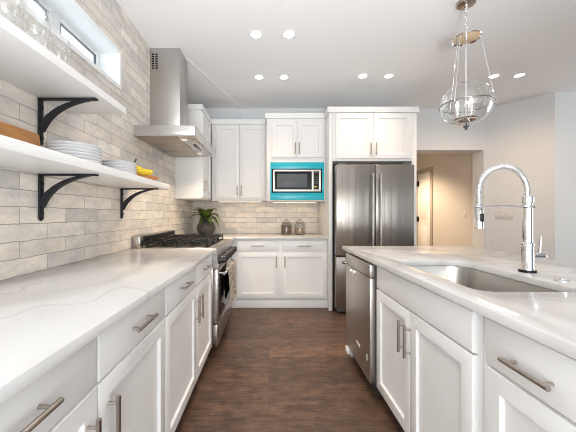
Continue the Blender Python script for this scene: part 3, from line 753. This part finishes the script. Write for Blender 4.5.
# ------------------------------------------------------------------ range hood
HY0, HY1 = 2.468, 3.382
t = thing('range_hood', 'stainless steel chimney range hood on the left wall above the gas range', 'range hood', (XL, (HY0+HY1)/2, 1.855))
hw = (HY1-HY0)/2; dp = .514; e = .001
bm = N(); box(bm, e, dp, -hw, hw, .010, .086, .002); box(bm, e, .012, -hw, hw, 0, .01); box(bm, dp-.012, dp, -hw, hw, 0, .01); box(bm, .012, dp-.012, -hw, -hw+.012, 0, .01); box(bm, .012, dp-.012, hw-.012, hw, 0, .01)
obj('canopy', bm, M['steel_h'], t)
cy0, cy1 = 2.81-(HY0+HY1)/2, 3.077-(HY0+HY1)/2
bm = N(); box(bm, e, .284, cy0, cy1, .086, HC-1.855-.001, .0015); ch = obj('chimney', bm, M['steel'], t)
bm = N()
for i, (xa, xb) in enumerate(((.018,.040),(.052,.074))):
    for k in range(7): box(bm, xa, xb, cy0-.0012, cy0+.002, .905-.045-k*.022, .905-.032-k*.022)
obj('vent_slots', bm, M['black'], ch, label='dark vent slots near the ceiling')
for k in range(3):
    a0 = -hw+.03+k*(2*hw-.06)/3
    bm = N(); box(bm, .025, .345, a0+.008, a0+(2*hw-.06)/3-.008, .003, .0105, .002)
    obj('grease_filter', bm, M['filter'], t, label='brownish steel grease filter')
bm = N(); box(bm, .352, dp-.014, -hw+.014, hw-.014, .004, .0105, .002); pn = obj('underside_panel', bm, M['steel_h'], t)
bm = N(); box(bm, .41, .44, -.13, .13, -.001, .0045, .002); obj('control', bm, M['gloss_black'], pn, label='black control strip')
for y in (-.30, .30):
    bm = N(); lathe(bm, [(0,.001),(.024,.001),(.030,.0025),(.030,.006)], 24, .378, y); lp = obj('lamp', bm, M['hoodlamp'], t)
    l = bpy.data.lights.new('hood_spot', 'SPOT'); l.energy = 17; l.color = (1,.80,.56); l.spot_size = R(120); l.spot_blend = .8; l.shadow_soft_size = .03
    o = bpy.data.objects.new('hood_spot', l); COL.objects.link(o); o.parent = t; o.location = (.378, y, -.006)

# ------------------------------------------------------------------ floating shelves and brackets
def shelf(label, y0, y1, x1, z0, z1):
    bm = N(); box(bm, 0, x1-XL-.001, 0, y1-y0, 0, z1-z0, .003); o = obj('floating_shelf', bm, M['shelf'], loc=(XL+.001, y0, z0)); tag(o, label, 'shelf')
shelf('upper white floating shelf holding the wine glasses, below the window', .25, 1.69, -.818, 1.7685, 1.8065)
shelf('lower white floating shelf holding the plates and bananas', .25, 2.39, -.808, 1.3955, 1.4365)
t = thing('shelf_bracket', 'black iron bracket under the upper floating shelf', 'bracket', (XL, 1.457, 1.768), 0, 'black iron shelf brackets')
bm = N(); hw_ = .014
box(bm, .001, .011, -hw_, hw_, -.225, -.001, .002)
tube(bm, [(.006,0,-.222),(.006,0,-.232)], [.011,.004], 10)
wp = obj('wall_plate', bm, M['bracket'], t)
bm = N(); box(bm, .001, .285, -hw_, hw_, -.009, -.0005, .002); obj('arm', bm, M['bracket'], t)
bm = N(); cs = []
P0, P1, P2, P3 = Vector((.006,-.158)), Vector((.040,-.085)), Vector((.11,-.026)), Vector((.245,-.0065))
for k in range(15):
    s_ = k/14; p = P0*(1-s_)**3 + P1*3*s_*(1-s_)**2 + P2*3*s_*s_*(1-s_) + P3*s_**3; cs.append(p)
rings = []
for k, p in enumerate(cs):
    d = (cs[min(k+1,14)]-cs[max(k-1,0)]).normalized(); nn = Vector((-d.y, d.x))*(.0165*(1-k/14*.72))
    rings.append([bm.verts.new((p.x+nn.x*s1, y, p.y+nn.y*s1)) for s1, y in ((1,-hw_*.8),(-1,-hw_*.8),(-1,hw_*.8),(1,hw_*.8))])
for a_, b2 in zip(rings, rings[1:]):
    for k in range(4): bm.faces.new((a_[k], a_[(k+1)%4], b2[(k+1)%4], b2[k]))
bm.faces.new(rings[0]); bm.faces.new(rings[-1]); obj('brace', bm, M['bracket'], t)
for z in (-.045, -.195):
    bm = N(); tube(bm, [(.0105,0,z),(.016,0,z),(.019,0,z)], [.011,.010,.004], 12); obj('bolt', bm, M['bracket'], t)
dup(t, (XL, 1.459, 1.395), None, 'black iron bracket under the lower floating shelf, below the plate stacks')
dup(t, (XL, 2.262, 1.395), None, 'black iron bracket under the far end of the lower floating shelf, below the bananas')

# ------------------------------------------------------------------ things on the shelves
SH = 1.437
def plate_bm(r):
    bm = N(); lathe(bm, [(0,.004),(r*.56,.004),(r*.62,.000),(r*.66,.000),(r*.68,.004),(r*.98,.016),(r,.018),(r*.985,.0195),(r*.68,.008),(r*.6,.0075),(0,.0075)], 48); return bm
names = ['bottom', 'second', 'third', 'fourth', 'fifth', 'topmost']
p0 = obj('dinner_plate', plate_bm(.118), M['plate'], loc=(-.962, 1.462, SH)); tag(p0, 'bottom white plate of the taller left stack on the lower shelf', 'plate', 'plates in the taller stack')
for k in range(1, 6):
    q = dup(p0, (-.962+random.uniform(-.002,.002), 1.462+random.uniform(-.002,.002), SH+k*.0152), None, ('top white plate of the taller left stack on the lower shelf' if k == 5 else '%s white plate from the bottom of the taller left stack' % names[k]))
p1 = obj('salad_plate', plate_bm(.112), M['plate'], loc=(-.945, 1.84, SH)); tag(p1, 'bottom white plate of the low stack beside the bananas', 'plate', 'plates in the low stack')
for k in range(1, 5):
    dup(p1, (-.945, 1.84, SH+k*.0152), None, ['', 'second white plate from the bottom of the low stack beside the bananas', 'middle white plate of the low stack beside the bananas', 'fourth white plate from the bottom of the low stack beside the bananas', 'top white plate of the low stack beside the bananas'][k])
# wooden bowl and bananas
t = obj('wooden_bowl', N(), M['oak']) if False else None
bm = N(); lathe(bm, [(0,0),(.05,0),(.075,.008),(.098,.030),(.100,.033),(.094,.032),(.072,.014),(.05,.008),(0,.007)], 40)
o = obj('wooden_bowl', bm, M['oak'], loc=(-.915, 2.165, SH)); tag(o, 'shallow orange wooden bowl under the bananas on the lower shelf', 'bowl')
t = thing('banana_bunch', 'small bunch of yellow bananas lying in the wooden bowl', 'fruit', (-.915, 2.165, SH+.018))
hub = Vector((-.04, -.075, .088))
for k in range(5):
    a = R(-20 + k*22); d = Vector((math.sin(R(20+k*16)), math.cos(R(20+k*16)), 0))
    d = Vector((math.cos(R(80-k*24)), math.sin(R(80-k*24)), 0))
    pts = []; rs = []
    for s_ in range(9):
        f = s_/8; p = hub + d*(.125*f) + Vector((0,0,-.062*math.sin(f*PI*.62) + .022*f*f))
        p.z = max(p.z, .030 + .012*f); pts.append(p); rs.append(.023*math.sin(PI*min(max(f*.9+.08,0),1))**.45 if 0 < f < 1 else .006)
    bm = N(); tube(bm, pts, rs, 8); obj('banana', bm, M['banana'], t)
bm = N(); tube(bm, [hub, hub+Vector((.004,-.004,.022)), hub+Vector((.016,-.002,.046))], [.012,.007,.006], 8); obj('stem', bm, M['stem'], t, label='dark brown stem')
# wooden board leaning on the tile, dark canister at the frame edge
bm = N(); box(bm, -.010, .010, -.112, .112, 0, .147, .006)
o = obj('wooden_board', bm, M['oak'], loc=(XL+.033, 1.318, SH)); o.rotation_euler = (0, R(-8), 0); tag(o, 'orange wooden board leaning on the brick behind the lower shelf bracket', 'board')
bm = N(); lathe(bm, [(0,0),(.058,0),(.062,.006),(.062,.13),(.055,.14),(.048,.142),(0,.146)], 32)
o = obj('canister', bm, M['darkwood'], loc=(-1.04, 1.02, SH)); tag(o, 'dark brown canister at the left edge of the photo on the lower shelf', 'canister')
# wine glasses on the upper shelf
GZ = 1.8075
gl = thing('wine_glass', 'clear wine glass at the far end of the row on the upper shelf', 'glass', (-.975, 1.375, GZ), 0, 'wine glasses on the upper shelf')
bm = N(); lathe(bm, [(.036,.215),(.0365,.216),(.041,.185),(.047,.15),(.047,.12),(.036,.092),(.012,.078),(.0,.075)], 32); obj('bowl', bm, M['glass'], gl, normals=False)
bm = N(); lathe(bm, [(.0045,.078),(.0035,.06),(.0035,.012),(.008,.005),(.034,.002),(.034,0),(0,0)], 24); obj('stem', bm, M['glass'], gl)
ords = ['second wine glass from the far end of the upper shelf row', 'third wine glass from the far end of the upper shelf row', 'fourth wine glass from the far end of the upper shelf row', 'fifth wine glass from the far end of the upper shelf row', 'wine glass nearest the camera on the upper shelf']
for k, (x, y) in enumerate(((-.985,1.265),(-.93,1.18),(-1.03,1.13),(-.94,1.06),(-1.01,.985))): dup(gl, (x, y, GZ), None, ords[k])

# ------------------------------------------------------------------ plant and jars on the back worktop
t = thing('potted_plant', 'spiky green plant in a dark grey round vase in the back corner', 'plant', (-.878, 4.13, Z1))
bm = N(); lathe(bm, [(0,0),(.075,0),(.105,.022),(.127,.07),(.128,.105),(.112,.15),(.075,.192),(.052,.214),(.047,.228),(.052,.236),(.044,.236),(.040,.225),(.0,.215)], 40); obj('vase', bm, M['vase'], t, label='dark grey round ceramic vase')
bm = N(); rnd = random.Random(4)
spec = [(200,.20,.03,.05),(232,.20,.08,.02),(168,.17,.03,.04),(262,.18,.0,.06),(300,.17,-.02,.08),(330,.21,.02,.13),(352,.19,.05,.10),(20,.16,.05,.05),(60,.12,.08,.02),(110,.12,.08,.02),(140,.13,.09,.02),(285,.15,.08,.03),(315,.14,.09,.02),(215,.13,.10,.015),(248,.14,.02,.14),(182,.19,.08,.07),(340,.15,.10,.03)]
for ang, ln, up, droop in spec:
    d = Vector((math.cos(R(ang)), math.sin(R(ang)), 0)); side = Vector((-d.y, d.x, 0)); prev = None; ns = 9
    for s_ in range(ns+1):
        f = s_/ns
        c = Vector((0,0,.225)) + d*(.02+ln*f) + Vector((0,0,(up+.06)*math.sin(f*PI*.6) - droop*f*f*1.5))
        wd = .038*(math.sin(PI*(.18+.82*f))**.7 if f < 1 else 0) + .0005
        v = [bm.verts.new(c+side*wd+Vector((0,0,.006))), bm.verts.new(c+Vector((0,0,-.004))), bm.verts.new(c-side*wd+Vector((0,0,.006)))]
        if prev:
            for i in range(2): bm.faces.new((prev[i], prev[i+1], v[i+1], v[i]))
        prev = v
bmesh.ops.solidify(bm, geom=bm.faces[:], thickness=.002)
obj('foliage', bm, M['leaf'], t)

def jar(label, x, y, level, m_, rn):
    t = thing('glass_jar', label, 'jar', (x, y, Z1), 0, 'lidded glass jars')
    bm = N(); lathe(bm, [(0,.002),(.066,.002),(.074,.010),(.076,.03),(.076,.125),(.070,.143),(.058,.150),(.056,.158)], 36); obj('glass_body', bm, M['jarglass'], t, normals=False)
    bm = N(); lathe(bm, [(0,.006),(.062,.006),(.071,.012),(.072,.03),(.072,level*.96),(.05,level),(.02,level*.97),(0,level)], 32)
    o = obj('contents', bm, m_, t, label=rn); o['kind'] = 'stuff'
    bm = N(); lathe(bm, [(.062,.158),(.064,.166),(.060,.176),(.040,.192),(.016,.200),(.012,.206),(.020,.214),(.014,.224),(0,.226)], 32); obj('lid', bm, M['jarglass'], t, normals=False)
    bm = N(); ring(bm, (0,0,.160), .063, .0045, 36, 8); ring(bm, (0,0,.004), .068, .004, 36, 8); obj('wire_ring', bm, M['body'], t, label='dark metal rings')
jar('glass jar filled with dark brown beans, left of the two jars', .247, 4.19, .128, M['beans'], 'dark brown beans')
jar('glass jar half full of mottled tan nuts, right of the two jars', .437, 4.19, .085, M['nuts'], 'mottled tan nuts')

# ------------------------------------------------------------------ pendant
t = thing('pendant_light', 'clear glass globe pendant with chrome rods hanging above the island', 'light', (1.47, 2.2, HC))
bm = N(); lathe(bm, [(0,-.001),(.064,-.001),(.064,-.012),(.060,-.024),(.02,-.030),(.012,-.045),(0,-.046)], 32); obj('ceiling_canopy', bm, M['nickel'], t)
bm = N(); z = -.045; k = 0
while z > -.245:
    pts = []
    for q in range(16):
        a = 2*PI*q/16; u = .010*math.cos(a); v = .020*math.sin(a)
        pts.append((u if k % 2 else 0, 0 if k % 2 else u, z-.018+v))
    tube(bm, pts, .0028, 6, closed=True); z -= .030; k += 1
obj('chain', bm, M['chrome'], t)
ZD = 2.512-HC
bm = N(); lathe(bm, [(0,.030),(.016,.030),(.018,.012),(.060,.006),(.096,.0),(.1,-.006),(.096,-.010),(.088,-.002),(.05,.002),(.0,.002)], 40); obj('top_disc', bm, M['chrome'], t, label='polished chrome disc')
o = bpy.data.objects[t.children[-1].name]; o.location = (0, 0, ZD)
ZR = 2.012-HC
bm = N(); ring(bm, (0,0,ZR), .176, .0042, 56, 8); obj('band', bm, M['nickel'], t, label='thin metal band round the globe')
for k in range(3):
    a = R(-33.7 + 8 + 120*k); c, s_ = math.cos(a), math.sin(a)
    bm = N(); tube(bm, [(.090*c,.090*s_,ZD-.004), (.178*c,.178*s_,ZR)], .0035, 8); lathe(bm, [(0,-.014),(.007,-.008),(.007,.008),(0,.014)], 12, .180*c, .180*s_, ZR); obj('rod', bm, M['chrome'], t)
bm = N(); prof = []
for k in range(25):
    a = R(74 - k*(74+86)/24); prof.append((.171*math.cos(a), .171*math.sin(a)*(1.0 if a > 0 else .93)))
lathe(bm, prof, 48, 0, 0, ZR+.004); obj('globe', bm, M['glass'], t, normals=False, label='clear glass globe')
bm = N(); tube(bm, [(0,0,ZD-.002),(0,0,ZR-.09)], .006, 12); obj('stem', bm, M['satin'], t)
bm = N(); lathe(bm, [(0,0),(.022,0),(.070,-.016),(.086,-.012),(.086,-.006),(.022,.010),(.0,.012)], 32, 0, 0, ZR-.095)
for k in range(3):
    a = R(30+120*k); c, s_ = math.cos(a), math.sin(a); tube(bm, [(0,0,ZR-.095),(.04*c,.04*s_,ZR-.11),(.052*c,.052*s_,ZR-.098),(.056*c,.056*s_,ZR-.075)], .006, 8); lathe(bm, [(0,0),(.022,.004),(.024,.010),(0,.008)], 20, .056*c, .056*s_, ZR-.078)
obj('candle_tray', bm, M['chrome'], t)
for k in range(3):
    a = R(30+120*k); c, s_ = math.cos(a), math.sin(a)
    bm = N(); cyl(bm, (.056*c,.056*s_,ZR-.072), (.056*c,.056*s_,ZR-.015), .012, n=16); cn = obj('candle', bm, M['candle'], t)
    bm = N(); lathe(bm, [(0,0),(.008,.002),(.014,.018),(.010,.036),(.003,.054),(0,.058)], 16, .056*c, .056*s_, ZR-.015); obj('bulb', bm, M['bulb'], cn)
bm = N(); tube(bm, [(0,0,ZR-.10),(0,0,ZR-.158)], .004, 8); lathe(bm, [(0,-.160),(.018,-.158),(.020,-.164),(.009,-.170),(.011,-.178),(.006,-.186),(0,-.188)], 20, 0, 0, ZR); obj('finial', bm, M['body'], t, label='dark finial')

# ------------------------------------------------------------------ recessed downlights
lab = ['left lamp of the recessed ceiling pair nearest the camera', 'right lamp of the recessed ceiling pair nearest the camera',
       'left lamp of the recessed pair above the back cabinets', 'right lamp of the recessed pair above the back cabinets',
       'left lamp of the recessed pair in front of the refrigerator', 'right lamp of the recessed pair in front of the refrigerator',
       'left lamp of the recessed pair behind the pendant', 'right lamp of the recessed pair behind the pendant']
pos = [(-.115,2.60),(.176,2.60),(-.115,3.407),(.173,3.407),(1.074,3.38),(1.37,3.38),(2.575,3.38),(2.85,3.36)]
dl = thing('recessed_downlight', lab[0], 'light', (*pos[0], HC), 0, 'recessed ceiling lights')
bm = N(); lathe(bm, [(.046,-.001),(.062,-.001),(.062,-.004),(.050,-.007),(.045,-.004)], 32); obj('trim_ring', bm, M['trim'], dl)
bm = N(); lathe(bm, [(0,-.003),(.045,-.003),(.0455,-.001)], 32); obj('lens', bm, M['lamp'], dl)
l = bpy.data.lights.new('downlight_beam', 'SPOT'); l.energy = 21; l.color = (1,.70,.45); l.spot_size = R(92); l.spot_blend = 1; l.shadow_soft_size = .045
o = bpy.data.objects.new('downlight_beam', l); COL.objects.link(o); o.parent = dl; o.location = (0,0,-.012)
wide = l.copy(); wide.energy = 34; wide.spot_size = R(165)
for p, s_ in zip(pos[1:], lab[1:]):
    q = dup(dl, (*p, HC), None, s_)
    if p[0] > 2:                                          # beams widened and boosted to brighten the angled wall
        for c in q.children:
            if c.type == 'LIGHT': c.data = wide

# ------------------------------------------------------------------ switches
def plate(name, label, loc, rot, w_, h_, n_):
    t = thing(name, label, 'switch', loc, rot)
    bm = N(); box(bm, -w_/2, w_/2, -.006, -.0005, -h_/2, h_/2, .003); obj('wall_plate', bm, M['wallplate'], t)
    for k in range(n_):
        cx = (k-(n_-1)/2)*.046
        bm = N(); box(bm, cx-.0165, cx+.0165, -.009, -.0055, -.033, .033, .002); obj('rocker', bm, M['wallplate'], t)
dv = Vector((.44, -.615)).normalized()
xs, ys = 3.26+.44*.29, YB+.01-.615*.29
plate('switch_plate', 'beige four-rocker switch plate on the angled wall behind the faucet', (xs-.002, ys-.001, 1.185), math.atan2(dv.y, dv.x), .21, .118, 4)
plate('light_switch', 'single light switch on the hall wall beside the hall door', (3.30, 4.97, 1.19), R(-90), .075, .118, 1)
